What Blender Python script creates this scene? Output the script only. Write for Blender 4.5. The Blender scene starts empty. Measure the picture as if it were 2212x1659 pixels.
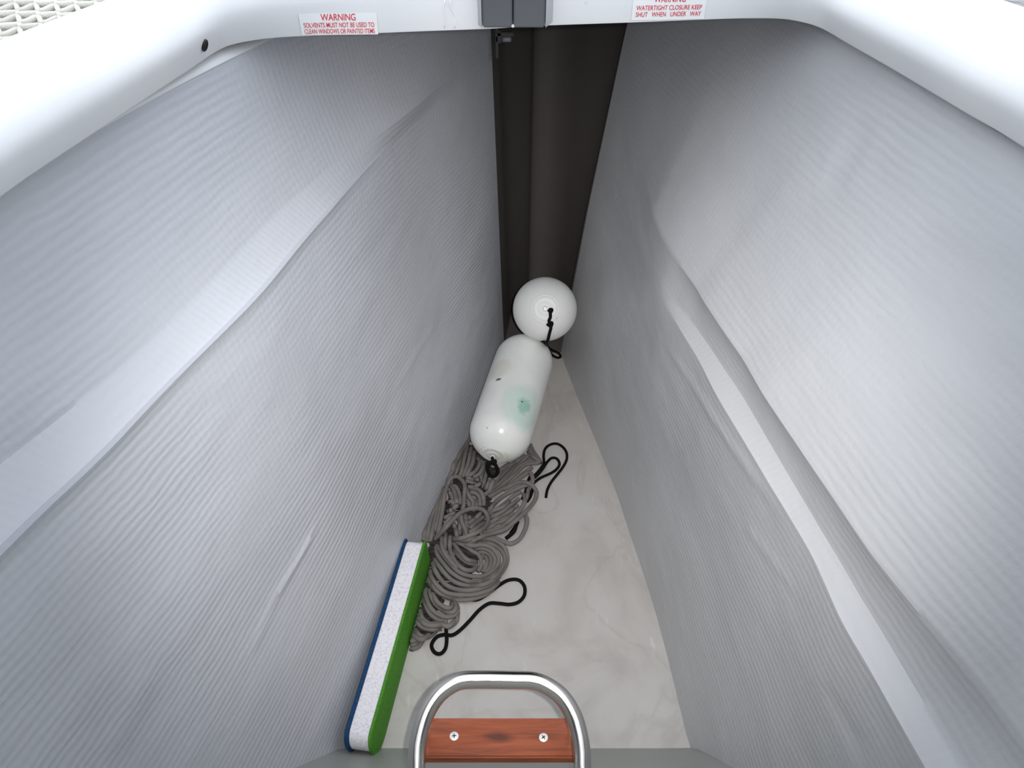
import bpy, bmesh, math, random
import numpy as np
from mathutils import Vector, noise as mnoise
random.seed(4)
SC = bpy.context.scene
COL = SC.collection

# ------------------------------------------------------------ camera, sky, exposure
W, H, F = 2212, 1659, 1660.0
CAM = (0.0, 0.0, 1.52)
PITCH = math.radians(41)
cd = bpy.data.cameras.new('camera'); cam = bpy.data.objects.new('camera', cd); COL.objects.link(cam)
cam.location = CAM; cam.rotation_euler = (math.radians(90) - PITCH, 0, 0)
cd.sensor_width = 36; cd.lens = 36 * F / W; cd.clip_start = 0.01; cd.clip_end = 200
SC.camera = cam
wd = bpy.data.worlds.new('sky'); SC.world = wd; wd.use_nodes = True
nt = wd.node_tree
bg = nt.nodes['Background']
bg.inputs['Color'].default_value = (0.86, 0.92, 1.0, 1); bg.inputs['Strength'].default_value = 1.12
# the phone's flash lamp beside its lens
sd = bpy.data.lights.new('flash_lamp', 'SPOT'); sd.energy = 42; sd.shadow_soft_size = .006; sd.color = (1, .97, .93)
sd.spot_size = math.radians(68); sd.spot_blend = 1.0
so = bpy.data.objects.new('flash_lamp', sd); COL.objects.link(so); so.location = (.028, -.004, 1.534); so.rotation_euler = (math.radians(90) - PITCH - math.radians(3.5), 0, 0)
SC.view_settings.view_transform = 'Standard'
SC.view_settings.look = 'None'
SC.view_settings.gamma = 1
SC.view_settings.use_curve_mapping = False
SC.view_settings.exposure = 0.68
SC.cycles.use_denoising = True
SC.cycles.max_bounces = 10
SC.cycles.diffuse_bounces = 6

# ------------------------------------------------------------ survey helpers: photograph pixel -> point of the place
CP, SP = math.cos(PITCH), math.sin(PITCH)
def ray(px, py):
    h = (px - W / 2) / F; v = (py - H / 2) / F
    return np.array([h, CP - SP * v, -(SP + CP * v)])
def PZ(px, py, z):                       # where the sight line meets height z
    d = ray(px, py); t = (z - CAM[2]) / d[2]
    return np.array(CAM) + d * t
def PY(px, py, y):
    d = ray(px, py); return np.array(CAM) + d * (y / d[1])
def PT(px, py, t):
    return np.array(CAM) + ray(px, py) * t
def PPL(px, py, p0, n):
    d = ray(px, py); c = np.array(CAM)
    t = np.dot(np.array(p0) - c, n) / np.dot(d, n)
    return c + d * t
def PS(px, py, c, r):                    # on a ball
    d = ray(px, py); o = np.array(CAM) - np.array(c)
    a = d @ d; b = 2 * d @ o; q = o @ o - r * r
    D = max(b * b - 4 * a * q, 0)
    return np.array(CAM) + d * ((-b - math.sqrt(D)) / (2 * a))

# ------------------------------------------------------------ materials
def newmat(name, base, rough=.5, metal=0, spec=.5):
    m = bpy.data.materials.new(name); m.use_nodes = True
    b = m.node_tree.nodes['Principled BSDF']
    b.inputs['Base Color'].default_value = (*base, 1); b.inputs['Roughness'].default_value = rough
    b.inputs['Metallic'].default_value = metal; b.inputs['Specular IOR Level'].default_value = spec
    return m, m.node_tree.nodes, m.node_tree.links, b
def N(ns, t, **kw):
    n = ns.new(t)
    for k, v in kw.items():
        if k in n.inputs: n.inputs[k].default_value = v
        else: setattr(n, k, v)
    return n
def mapping(ns, ls, scale=(1, 1, 1), coord='Object', rot=(0, 0, 0)):
    tc = ns.new('ShaderNodeTexCoord'); mp = ns.new('ShaderNodeMapping')
    mp.inputs['Scale'].default_value = scale; mp.inputs['Rotation'].default_value = rot
    ls.new(tc.outputs[coord], mp.inputs['Vector']); return mp.outputs['Vector']
def ramp(ns, ls, fac, stops):
    r = ns.new('ShaderNodeValToRGB'); e = r.color_ramp.elements
    e[0].position, e[0].color = stops[0][0], (*stops[0][1], 1)
    e[1].position, e[1].color = stops[-1][0], (*stops[-1][1], 1)
    for p, c in stops[1:-1]:
        x = e.new(p); x.color = (*c, 1)
    ls.new(fac, r.inputs['Fac']); return r.outputs['Color']
def mixc(ns, ls, fac, a, b, mode='MIX'):
    m = ns.new('ShaderNodeMix'); m.data_type = 'RGBA'; m.blend_type = mode
    for s, v in ((m.inputs[0], fac), (m.inputs[6], a), (m.inputs[7], b)):
        if hasattr(v, 'is_output'): ls.new(v, s)
        elif isinstance(v, (int, float)): s.default_value = v
        else: s.default_value = (*v, 1)
    return m.outputs[2]
def bumpn(ns, ls, h, strength, dist, nrm=None):
    b = ns.new('ShaderNodeBump'); b.inputs['Strength'].default_value = strength; b.inputs['Distance'].default_value = dist
    ls.new(h, b.inputs['Height'])
    if nrm: ls.new(nrm, b.inputs['Normal'])
    return b.outputs['Normal']

def hull_mat(name, col, weave=1.0, rough=.42):
    m, ns, ls, b = newmat(name, col, rough)
    v = mapping(ns, ls)
    n1 = N(ns, 'ShaderNodeTexNoise', Scale=3.0, Detail=5.0); ls.new(v, n1.inputs['Vector'])
    c = ramp(ns, ls, n1.outputs['Fac'], [(.3, tuple(x * .94 for x in col)), (.7, tuple(min(x * 1.05, 1) for x in col))])
    ls.new(c, b.inputs['Base Color'])
    # woven glass roving printing through the paint: long threads fore-and-aft, fainter ones across
    v1 = mapping(ns, ls, (1, .35, 1))
    w1 = N(ns, 'ShaderNodeTexWave', wave_type='BANDS', bands_direction='Z', Scale=26.0, Distortion=2.6, Detail=3.0)
    w1.inputs['Detail Scale'].default_value = 1.6
    ls.new(v1, w1.inputs['Vector'])
    w2 = N(ns, 'ShaderNodeTexWave', wave_type='BANDS', bands_direction='Y', Scale=28.0, Distortion=2.0, Detail=2.0)
    v2 = mapping(ns, ls, (1, 1, 1)); ls.new(v2, w2.inputs['Vector'])
    n2 = N(ns, 'ShaderNodeTexNoise', Scale=2.2, Detail=3.0); ls.new(v, n2.inputs['Vector'])
    msk = ramp(ns, ls, n2.outputs['Fac'], [(.38, (.15,) * 3), (.62, (1,) * 3)])
    mul = mixc(ns, ls, 1.0, w1.outputs['Color'], msk, 'MULTIPLY')
    mul2 = mixc(ns, ls, .2, mul, w2.outputs['Color'])
    n3 = N(ns, 'ShaderNodeTexNoise', Scale=9.0, Detail=6.0, Roughness=.6)
    v3 = mapping(ns, ls, (1, .4, 1)); ls.new(v3, n3.inputs['Vector'])
    n = bumpn(ns, ls, n3.outputs['Fac'], .5, .006)
    n = bumpn(ns, ls, mul2, .38 * weave, .0020, n)
    n4 = N(ns, 'ShaderNodeTexNoise', Scale=160.0, Detail=2.0); ls.new(v, n4.inputs['Vector'])
    n = bumpn(ns, ls, n4.outputs['Fac'], .25, .0008, n)
    ls.new(n, b.inputs['Normal'])
    return m
M_WALL_L = hull_mat('flowcoat_left', (.53, .542, .58), 1.0)
M_WALL_R = hull_mat('flowcoat_right', (.49, .492, .505), .6)
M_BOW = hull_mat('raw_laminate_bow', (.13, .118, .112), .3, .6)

def floor_mat():
    m, ns, ls, b = newmat('sole_paint', (.5, .49, .475), .38)
    v = mapping(ns, ls)
    n1 = N(ns, 'ShaderNodeTexNoise', Scale=4.5, Detail=6.0, Roughness=.6, Distortion=.6); ls.new(v, n1.inputs['Vector'])
    c = ramp(ns, ls, n1.outputs['Fac'], [(.3, (.40, .378, .358)), (.5, (.50, .476, .452)), (.72, (.55, .53, .51))])
    # dark specks
    vo = N(ns, 'ShaderNodeTexVoronoi', Scale=26.0); ls.new(v, vo.inputs['Vector'])
    sp = ramp(ns, ls, vo.outputs['Distance'], [(.035, (1,) * 3), (.06, (0,) * 3)])
    n5 = N(ns, 'ShaderNodeTexNoise', Scale=7.0); ls.new(v, n5.inputs['Vector'])
    gate = ramp(ns, ls, n5.outputs['Fac'], [(.6, (0,) * 3), (.64, (1,) * 3)])
    f = mixc(ns, ls, 1.0, sp, gate, 'MULTIPLY')
    c = mixc(ns, ls, f, c, (.12, .10, .09))
    # pale scuffs
    v2 = mapping(ns, ls, (9, 1.6, 1), rot=(0, 0, .25))
    n6 = N(ns, 'ShaderNodeTexNoise', Scale=5.0, Detail=4.0); ls.new(v2, n6.inputs['Vector'])
    sc = ramp(ns, ls, n6.outputs['Fac'], [(.66, (0,) * 3), (.74, (.5,) * 3)])
    c = mixc(ns, ls, sc, c, (.68, .67, .66))
    # brown tide marks
    n7 = N(ns, 'ShaderNodeTexNoise', Scale=3.2, Detail=5.0, Distortion=1.2); ls.new(mapping(ns, ls, (1.6, 1, 1)), n7.inputs['Vector'])
    td = ramp(ns, ls, n7.outputs['Fac'], [(.52, (0,) * 3), (.555, (.22,) * 3), (.59, (0,) * 3)])
    c = mixc(ns, ls, td, c, (.30, .27, .24))
    ls.new(c, b.inputs['Base Color'])
    n = bumpn(ns, ls, n1.outputs['Fac'], .3, .004)
    n = bumpn(ns, ls, n6.outputs['Fac'], .3, .001, n)
    ls.new(n, b.inputs['Normal'])
    return m
M_FLOOR = floor_mat()
M_AFT = hull_mat('bulkhead_paint', (.36, .37, .345), .2)

def gel_mat():
    m, ns, ls, b = newmat('white_gelcoat', (.76, .765, .775), .28)
    v = mapping(ns, ls)
    n1 = N(ns, 'ShaderNodeTexNoise', Scale=5.0, Detail=4.0); ls.new(v, n1.inputs['Vector'])
    c = ramp(ns, ls, n1.outputs['Fac'], [(.3, (.72, .73, .745)), (.65, (.79, .79, .79))])
    vo = N(ns, 'ShaderNodeTexVoronoi', Scale=22.0); ls.new(v, vo.inputs['Vector'])
    sp = ramp(ns, ls, vo.outputs['Distance'], [(.05, (.5,) * 3), (.09, (0,) * 3)])
    n5 = N(ns, 'ShaderNodeTexNoise', Scale=6.0); ls.new(v, n5.inputs['Vector'])
    gate = ramp(ns, ls, n5.outputs['Fac'], [(.58, (0,) * 3), (.62, (1,) * 3)])
    f = mixc(ns, ls, 1.0, sp, gate, 'MULTIPLY')
    c = mixc(ns, ls, f, c, (.35, .36, .38))
    ls.new(c, b.inputs['Base Color'])
    ls.new(bumpn(ns, ls, n1.outputs['Fac'], .25, .004), b.inputs['Normal'])
    return m
M_GEL = gel_mat()
M_LID = newmat('grey_added_lid', (.36, .37, .39), .6)[0]

def cord_mat(name, col, dark, rough, sc=1.0, spec=.3):
    m, ns, ls, b = newmat(name, col, rough, 0, spec)
    v = mapping(ns, ls, (1, 1, 1), 'UV')
    w1 = N(ns, 'ShaderNodeTexWave', wave_type='BANDS', bands_direction='DIAGONAL', Scale=3.2 * sc); ls.new(v, w1.inputs['Vector'])
    v2 = mapping(ns, ls, (1, -1, 1), 'UV')
    w2 = N(ns, 'ShaderNodeTexWave', wave_type='BANDS', bands_direction='DIAGONAL', Scale=3.2 * sc); ls.new(v2, w2.inputs['Vector'])
    mm = mixc(ns, ls, 1.0, w1.outputs['Color'], w2.outputs['Color'], 'LIGHTEN')
    vo = mapping(ns, ls, (1, 1, 1))
    n1 = N(ns, 'ShaderNodeTexNoise', Scale=14.0, Detail=3.0); ls.new(vo, n1.inputs['Vector'])
    c0 = ramp(ns, ls, n1.outputs['Fac'], [(.3, tuple(x * .85 for x in col)), (.7, tuple(x * 1.12 for x in col))])
    inv = ns.new('ShaderNodeInvert'); ls.new(mm, inv.inputs['Color'])
    c = mixc(ns, ls, inv.outputs['Color'], c0, dark)
    ls.new(c, b.inputs['Base Color'])
    ls.new(bumpn(ns, ls, mm, .6, .0008), b.inputs['Normal'])
    return m
M_ROPE = cord_mat('grey_braid', (.215, .198, .185), (.14, .13, .12), .85)
M_ROPE_SHADE = cord_mat('shaded_braid', (.045, .042, .039), (.03, .028, .026), .85)
M_BLACK = cord_mat('black_braid', (.006, .006, .0065), (.003, .003, .003), .75, 1, .15)
M_NET = cord_mat('white_netting', (.80, .775, .70), (.68, .65, .57), .8, .5)

def steel_mat():
    m, ns, ls, b = newmat('polished_steel', (.64, .61, .58), .2, 1)
    v = mapping(ns, ls, (1, 1, 1), 'UV')
    n1 = N(ns, 'ShaderNodeTexNoise', Scale=30.0, Detail=3.0); ls.new(mapping(ns, ls, (3, .02, 1), 'UV'), n1.inputs['Vector'])
    r = ramp(ns, ls, n1.outputs['Fac'], [(.3, (.12,) * 3), (.7, (.2,) * 3)]); ls.new(r, b.inputs['Roughness'])
    ls.new(bumpn(ns, ls, n1.outputs['Fac'], .08, .0005), b.inputs['Normal'])
    return m
M_STEEL = steel_mat()
def wood_mat():
    m, ns, ls, b = newmat('varnished_teak', (.28, .09, .04), .5)
    v = mapping(ns, ls, (2.2, 26, 26))
    n1 = N(ns, 'ShaderNodeTexNoise', Scale=3.0, Detail=7.0, Roughness=.65, Distortion=.8); ls.new(v, n1.inputs['Vector'])
    c = ramp(ns, ls, n1.outputs['Fac'], [(.3, (.13, .028, .009)), (.5, (.26, .058, .017)), (.72, (.35, .092, .03))])
    # a small dark knot in the middle
    k = N(ns, 'ShaderNodeTexNoise', Scale=30.0, Detail=3.0); ls.new(mapping(ns, ls, (.6, 2, 2)), k.inputs['Vector'])
    g = ns.new('ShaderNodeTexGradient'); g.gradient_type = 'SPHERICAL'
    ls.new(mapping(ns, ls, (28, 75, 75)), g.inputs['Vector'])
    kk = mixc(ns, ls, 1.0, g.outputs['Color'], k.outputs['Color'], 'MULTIPLY')
    kf = ramp(ns, ls, kk, [(.1, (0,) * 3), (.4, (.85,) * 3)])
    c = mixc(ns, ls, kf, c, (.07, .015, .008))
    ls.new(c, b.inputs['Base Color'])
    ls.new(bumpn(ns, ls, n1.outputs['Fac'], .25, .001), b.inputs['Normal'])
    return m
M_WOOD = wood_mat()
def foam_mat(name, col, speck, amt):
    m, ns, ls, b = newmat(name, col, .75, 0, .3)
    v = mapping(ns, ls)
    n1 = N(ns, 'ShaderNodeTexNoise', Scale=260.0, Detail=2.0); ls.new(v, n1.inputs['Vector'])
    c = ramp(ns, ls, n1.outputs['Fac'], [(.38, speck), (.38 + amt, col)])
    ls.new(c, b.inputs['Base Color'])
    ls.new(bumpn(ns, ls, n1.outputs['Fac'], .4, .0006), b.inputs['Normal'])
    return m
M_FOAM_W = foam_mat('white_foam', (.80, .78, .83), (.66, .64, .70), .14)
M_FOAM_G = foam_mat('green_foam', (.075, .265, .022), (.055, .20, .018), .2)
M_FOAM_B = foam_mat('blue_foam', (.006, .06, .17), (.004, .035, .10), .2)
M_PLASTIC = newmat('grey_plastic', (.10, .105, .115), .42)[0]
M_PLASTIC_L = newmat('light_grey_plastic', (.36, .37, .39), .4)[0]
M_DARK = newmat('black_rubber', (.006, .006, .007), .5)[0]
M_SEAL = newmat('sealant', (.85, .85, .86), .3)[0]
M_LABEL = newmat('label_film', (.84, .84, .845), .3)[0]
M_RED = newmat('red_print', (.66, .03, .045), .45)[0]
M_SCREW = newmat('screw_steel', (.82, .80, .78), .38, .5)[0]
def water_mat():
    m, ns, ls, b = newmat('water', (.030, .032, .022), .08)
    n1 = N(ns, 'ShaderNodeTexNoise', Scale=7.0, Detail=4.0); ls.new(mapping(ns, ls), n1.inputs['Vector'])
    ls.new(bumpn(ns, ls, n1.outputs['Fac'], .6, .03), b.inputs['Normal']); return m
M_WATER = water_mat()
def fender_mat(name, spots, rough=.2):
    m, ns, ls, b = newmat(name, (.78, .785, .77), rough)
    v = mapping(ns, ls)
    n1 = N(ns, 'ShaderNodeTexNoise', Scale=9.0, Detail=5.0); ls.new(v, n1.inputs['Vector'])
    c = ramp(ns, ls, n1.outputs['Fac'], [(.3, (.71, .72, .70)), (.7, (.80, .80, .79))])
    for (p, r, colr, strength, thr, nscale) in spots:
        mp = ns.new('ShaderNodeMapping'); tc = ns.new('ShaderNodeTexCoord'); ls.new(tc.outputs['Object'], mp.inputs['Vector'])
        mp.vector_type = 'POINT'; mp.inputs['Scale'].default_value = tuple(1 / x for x in r)
        mp.inputs['Location'].default_value = tuple(-q / x for q, x in zip(p, r))
        g = ns.new('ShaderNodeTexGradient'); g.gradient_type = 'SPHERICAL'; ls.new(mp.outputs[0], g.inputs['Vector'])
        n2 = N(ns, 'ShaderNodeTexNoise', Scale=nscale, Detail=4.0, Distortion=1.0); ls.new(v, n2.inputs['Vector'])
        k = mixc(ns, ls, 1.0, g.outputs['Color'], n2.outputs['Color'], 'MULTIPLY')
        f = ramp(ns, ls, k, [(thr, (0,) * 3), (thr + .14, (strength,) * 3)])
        c = mixc(ns, ls, f, c, colr)
    ls.new(c, b.inputs['Base Color'])
    ls.new(bumpn(ns, ls, n1.outputs['Fac'], .15, .002), b.inputs['Normal'])
    return m

# ------------------------------------------------------------ object helpers
def tag(o, label=None, cat=None, group=None, kind=None):
    if label: o['label'] = label
    if cat: o['category'] = cat
    if group: o['group'] = group
    if kind: o['kind'] = kind
    return o
def thing(name, label, cat, loc, group=None):
    o = bpy.data.objects.new(name, None); COL.objects.link(o); o.location = loc; o.empty_display_size = .05
    return tag(o, label, cat, group)
def mesh(name, verts, faces, mat, parent=None, smooth=True, uvs=None, base=None, edge=None):
    """vertices are given in the coordinates of the place; base = the parent's location"""
    base = Vector(base) if base is not None else (chainloc(parent) if parent else Vector((0, 0, 0)))
    me = bpy.data.meshes.new(name)
    me.from_pydata([tuple(Vector(v) - base) for v in verts], [], [tuple(f) for f in faces])
    if uvs is not None:
        ul = me.uv_layers.new(name='UVMap')
        flat = [c for f in uvs for uv in f for c in uv]
        ul.data.foreach_set('uv', flat)
    bm = bmesh.new(); bm.from_mesh(me); bmesh.ops.recalc_face_normals(bm, faces=bm.faces); bm.to_mesh(me); bm.free()
    me.materials.append(mat)
    if smooth:
        me.polygons.foreach_set('use_smooth', [True] * len(me.polygons))
        if edge is not None: me.set_sharp_from_angle(angle=math.radians(edge))
    me.update()
    o = bpy.data.objects.new(name, me); COL.objects.link(o)
    if parent: o.parent = parent
    return o
def chainloc(p):
    v = Vector((0, 0, 0))
    while p: v += p.location; p = p.parent
    return v
def catmull(pts, step):
    pts = [np.array(p, float) for p in pts]
    out = []
    P = [2 * pts[0] - pts[1]] + pts + [2 * pts[-1] - pts[-2]]
    for i in range(1, len(P) - 2):
        n = max(2, int(np.linalg.norm(P[i + 1] - P[i]) / step))
        for k in range(n):
            t = k / n
            out.append(.5 * ((2 * P[i]) + (-P[i - 1] + P[i + 1]) * t + (2 * P[i - 1] - 5 * P[i] + 4 * P[i + 1] - P[i + 2]) * t * t
                             + (-P[i - 1] + 3 * P[i] - 3 * P[i + 1] + P[i + 2]) * t ** 3))
    out.append(pts[-1]); return out
def tube_data(path, r, seg=8, closed=False, cap=True, flat=1.0):
    V, Fc, U = [], [], []
    n = len(path); path = [Vector(p) for p in path]
    up = Vector((0, 0, 1)); s = 0
    prev = None
    for i, p in enumerate(path):
        a = path[i - 1] if (i or closed) else p; b = path[(i + 1) % n] if (i < n - 1 or closed) else p
        t = (b - a).normalized()
        if prev is None:
            side = t.cross(up)
            if side.length < 1e-3: side = t.cross(Vector((0, 1, 0)))
            side.normalize()
        else:
            side = (prev - t * prev.dot(t)); side.normalize()
        prev = side; nn = side.cross(t)
        rr = r[i] if hasattr(r, '__len__') else r
        for k in range(seg):
            a_ = 2 * math.pi * k / seg
            V.append(p + side * (math.cos(a_) * rr) + nn * (math.sin(a_) * rr * flat))
    L = [0]
    for i in range(1, n): L.append(L[-1] + (path[i] - path[i - 1]).length)
    m = n if closed else n - 1
    for i in range(m):
        j = (i + 1) % n
        v0 = L[i] / .012; v1 = (L[j] if j else L[-1]) / .012
        for k in range(seg):
            k2 = (k + 1) % seg
            Fc.append((i * seg + k, i * seg + k2, j * seg + k2, j * seg + k))
            u0, u1 = k / seg * 3, (k + 1) / seg * 3
            U.append(((u0, v0), (u1, v0), (u1, v1), (u0, v1)))
    if cap and not closed:
        Fc.append(tuple(range(seg))[::-1]); U.append(tuple((0, 0) for _ in range(seg)))
        Fc.append(tuple((n - 1) * seg + k for k in range(seg))); U.append(tuple((0, 0) for _ in range(seg)))
    return V, Fc, U
def merge(parts):
    V, Fc, U = [], [], []
    for v, f, u in parts:
        o = len(V); V += list(v); Fc += [tuple(i + o for i in q) for q in f]; U += list(u)
    return V, Fc, U
def tube(name, path, r, mat, parent=None, seg=10, **k):
    v, f, u = tube_data(path, r, seg, **k); return mesh(name, v, f, mat, parent, uvs=u)
def grid(name, rows, mat, closed=False, **k):
    n = len(rows[0]); V = [p for r in rows for p in r]; Fc = []
    for i in range(len(rows) - 1):
        for j in range(n if closed else n - 1):
            j2 = (j + 1) % n
            Fc.append((i * n + j, i * n + j2, (i + 1) * n + j2, (i + 1) * n + j))
    return mesh(name, V, Fc, mat, **k)
def smooth1(a, n):
    k = np.ones(n) / n; p = np.pad(a, n // 2, mode='reflect', reflect_type='odd'); return np.convolve(p, k, 'valid')[:len(a)]
def curveY(pts, Ys, sm=9):
    """pts: (X, Y) samples -> X at each station, straight on beyond the ends"""
    pts = sorted([(p[1], p[0]) for p in pts]); y = np.array([p[0] for p in pts]); x = np.array([p[1] for p in pts])
    r = np.interp(Ys, y, x)
    a = (x[min(3, len(x) - 1)] - x[0]) / (y[min(3, len(x) - 1)] - y[0]); r = np.where(Ys < y[0], x[0] + a * (Ys - y[0]), r)
    return smooth1(r, sm)

# ------------------------------------------------------------ the hull: two sides, bow, sole, aft panel
YE = 1.90
Ys = np.linspace(-.55, YE, 330)
ZT = 1.16
FL = curveY([PZ(x, y, 0)[:2] for x, y in ((750, 1620), (828, 1400), (911, 1165), (1007, 960), (1055, 850), (1090, 768))], Ys, 15)
FR = curveY([PZ(x, y, 0)[:2] for x, y in ((1490, 1618), (1450, 1450), (1410, 1300), (1330, 1060), (1290, 960), (1250, 865), (1212, 766))], Ys, 15)
# left side: one broad ledge
ZK1, ZK2 = .90, .94
PLx = lambda z: np.interp(z, [0, .13, .96, 1.2], [-.026, -.030, -.050, -.058])
PRx = lambda z: np.interp(z, [0, .5, .94, 1.2], [.150, .205, .262, .30])
K1L = curveY([PZ(x, y, ZK1)[:2] for x, y in ((0, 1203), (72, 1127), (152, 1051), (206, 1004), (253, 950), (325, 874), (362, 834), (427, 772), (499, 700), (560, 640), (640, 540), (760, 400), (830, 325), (900, 255))] + [(PLx(.9), YE)], Ys, 13)
K2L = curveY([PZ(x, y, ZK2)[:2] for x, y in ((0, 1000), (115, 920), (230, 830), (320, 750), (400, 680), (470, 600), (540, 520), (620, 440), (700, 370), (800, 300), (905, 232))] + [(PLx(.94), YE)], Ys, 41)
TLx = curveY([PZ(x, y, ZT)[:2] for x, y in ((363, 184), (560, 90))] + [(-.60, .45), (PLx(ZT), YE)], Ys, 41)
ZR1, ZR2, ZR3 = .65, .67, .75
K1R = curveY([PZ(x, y, ZR1)[:2] for x, y in ((1380, 540), (1433, 650), (1466, 706), (1506, 772), (1545, 850), (1754, 1200), (1820, 1349), (1884, 1457))] + [(PRx(.65), YE)], Ys, 7)
K2R = curveY([PZ(x, y, ZR2)[:2] for x, y in ((1382, 520), (1433, 625), (1498, 698), (1553, 780), (1601, 850), (1806, 1200), (1853, 1280), (1912, 1377))] + [(PRx(.67), YE)], Ys, 7)
K3R = curveY([PZ(x, y, ZR3)[:2] for x, y in ((1390, 454), (1460, 560), (1505, 622), (1519, 650), (1604, 777), (1647, 850), (1884, 1200), (2000, 1340), (2150, 1520))] + [(PRx(.75), YE)], Ys, 5)
TRx = curveY([(.60, .62), (.47, 1.25), (PRx(ZT), YE)], Ys, 21)

def ridge(y, z, p0, p1, w, hgt):           # a tape edge / drip line standing proud of the skin
    a = np.array(p0); b = np.array(p1); q = np.array((y, z)); t = np.dot(q - a, b - a) / np.dot(b - a, b - a)
    if t < 0 or t > 1: return 0
    d = np.linalg.norm(q - (a + (b - a) * t)); return hgt * max(0, 1 - (d / w) ** 2) * min(1, t * 6, (1 - t) * 6)
def onwall(px, py, side):                  # rough hit of a sight line with a side, as (Y, z)
    best = None
    for t in np.linspace(.6, 2.6, 400):
        p = PT(px, py, t); y, z = p[1], p[2]
        if z < 0 or z > 1.15: continue
        i = int(np.clip(np.searchsorted(Ys, y), 0, len(Ys) - 1))
        xw = (np.interp(z, [0, .9, .94, ZT], [FL[i], K1L[i], K2L[i], TLx[i]]) if side < 0 else np.interp(z, [0, .65, .67, .75, ZT], [FR[i], K1R[i], K2R[i], K3R[i], TRx[i]]))
        if (p[0] - xw) * side > 0: return (y, z)
    return (1.5, .3)
RL = [(onwall(705, 1120, -1), onwall(548, 1420, -1), .007, .004), (onwall(955, 690, -1), onwall(860, 850, -1), .006, .002),
      (onwall(340, 1440, -1), onwall(250, 1640, -1), .03, .002), (onwall(60, 935, -1), onwall(160, 850, -1), .006, .002)]
RR = [(onwall(1875, 250, 1), onwall(1780, 420, 1), .03, -.0028), (onwall(1770, 1480, 1), onwall(1860, 1640, 1), .02, -.002),
      (onwall(1430, 740, 1), onwall(1690, 1120, 1), .012, .003), (onwall(1600, 1130, 1), onwall(1720, 1290, 1), .012, .002)]
def side_rows(side):
    rows = []
    if side < 0:
        seg = [(FL, 0, K1L, ZK1, 90), (K1L, ZK1, K2L, ZK2, 12), (K2L, ZK2, TLx, ZT, 34)]
    else:
        seg = [(FR, 0, K1R, ZR1, 70), (K1R, ZR1, K2R, ZR2, 6), (K2R, ZR2, K3R, ZR3, 10), (K3R, ZR3, TRx, ZT, 50)]
    for si, (A, za, B, zb, n) in enumerate(seg):
        for k in range(n + (si == len(seg) - 1)):
            t = k / n; row = []
            for i, y in enumerate(Ys):
                x = A[i] + (B[i] - A[i]) * t; z = za + (zb - za) * t
                edge = min(1, (YE - y) / .15)
                if si == 0: x += side * .012 * math.sin(math.pi * t) * edge
                if si == len(seg) - 1: x += side * .006 * math.sin(math.pi * t) * edge
                if side > 0 and si == 2: x += .006 * math.sin(math.pi * t) * min(1, max(0, (1.45 - y) / .3))
                g0, g1, P_ = (1.40, 1.88, PLx) if side < 0 else (1.26, 1.88, PRx)
                bl = min(1, max(0, (y - g0) / (g1 - g0))); bl = bl * bl * (3 - 2 * bl)
                if bl > 0:
                    T_ = TLx[i] if side < 0 else TRx[i]; F_ = FL[i] if side < 0 else FR[i]
                    x = x * (1 - bl) + bl * (F_ + (T_ - F_) * (P_(z) - P_(0)) / (P_(ZT) - P_(0)))
                wv = mnoise.noise(Vector((y * 3.2, z * 7, side * 3.))) * .0035 + mnoise.noise(Vector((y * 11, z * 26, side * 7.))) * .0009
                x += wv * edge * min(1, (ZT - z) / .06) * min(1, z * 12 if z < .08 else 1)
                for (p0, p1, w, h) in (RL if side < 0 else RR):
                    if abs(y - p0[0]) < .6: x -= side * ridge(y, z, p0, p1, w, h)
                row.append((x, y, z))
            rows.append(row)
    # overlap of the glass tape: the ledge lip stands a few millimetres proud
    if side < 0:
        j = 90
        for i, y in enumerate(Ys):
            f = min(1, max(0, (1.45 - y) / .4)); x, yy, z = rows[j][i]; rows[j][i] = (x + .006 * f, yy, z + .004 * f)
    # shelf under the deck
    last = rows[-1]
    rows.append([(x + side * .002, y, z + .002) for x, y, z in last])
    return rows
wl = grid('wall_left', side_rows(-1), M_WALL_L, edge=32); tag(wl, kind='structure')
wr = grid('wall_right', side_rows(1), M_WALL_R, edge=32); tag(wr, kind='structure')

for side, T_, nm_ in ((-1, TLx, 'trim_1'),):   # white flange where the hull side meets the deck
    r_ = [[(T_[i] + side * a, Ys[i], ZT + b) for i in range(len(Ys))] for a, b in ((-.003, -.003), (-.002, .001), (.006, .007), (.030, .022))]
    tag(grid(nm_, r_, M_GEL), kind='structure')

# bow: a narrow rounded stem behind the forward ends of both sides
rows = []
for z in np.linspace(0, 1.19, 40):
    a, b = PLx(z), PRx(z)
    ctr = [(a + .0, YE - .001), (a - .004, YE + .012), (a + .012, YE + .12), (a + .030, 2.14), (.050 + .004 * z, 2.27), (.064, 2.315), (.098 + .01 * z, 2.322),
           (.128 + .022 * z, 2.31), (.160 + .045 * z, 2.26), (b + .030, 2.14), (b + .035, YE + .08), (b + .010, YE + .012), (b + .0, YE - .001)]
    c = catmull([(x, y, z) for x, y in ctr], .012)
    rows.append(c)
m0 = min(len(r) for r in rows)
rs = []
for r in rows:
    r = np.array(r); s = np.linspace(0, len(r) - 1, 90); rs.append([tuple(np.array([np.interp(q, np.arange(len(r)), r[:, k]) for k in range(3)])) for q in s])
tag(grid('wall_bow', rs, M_BOW, edge=50), kind='structure')

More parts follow.
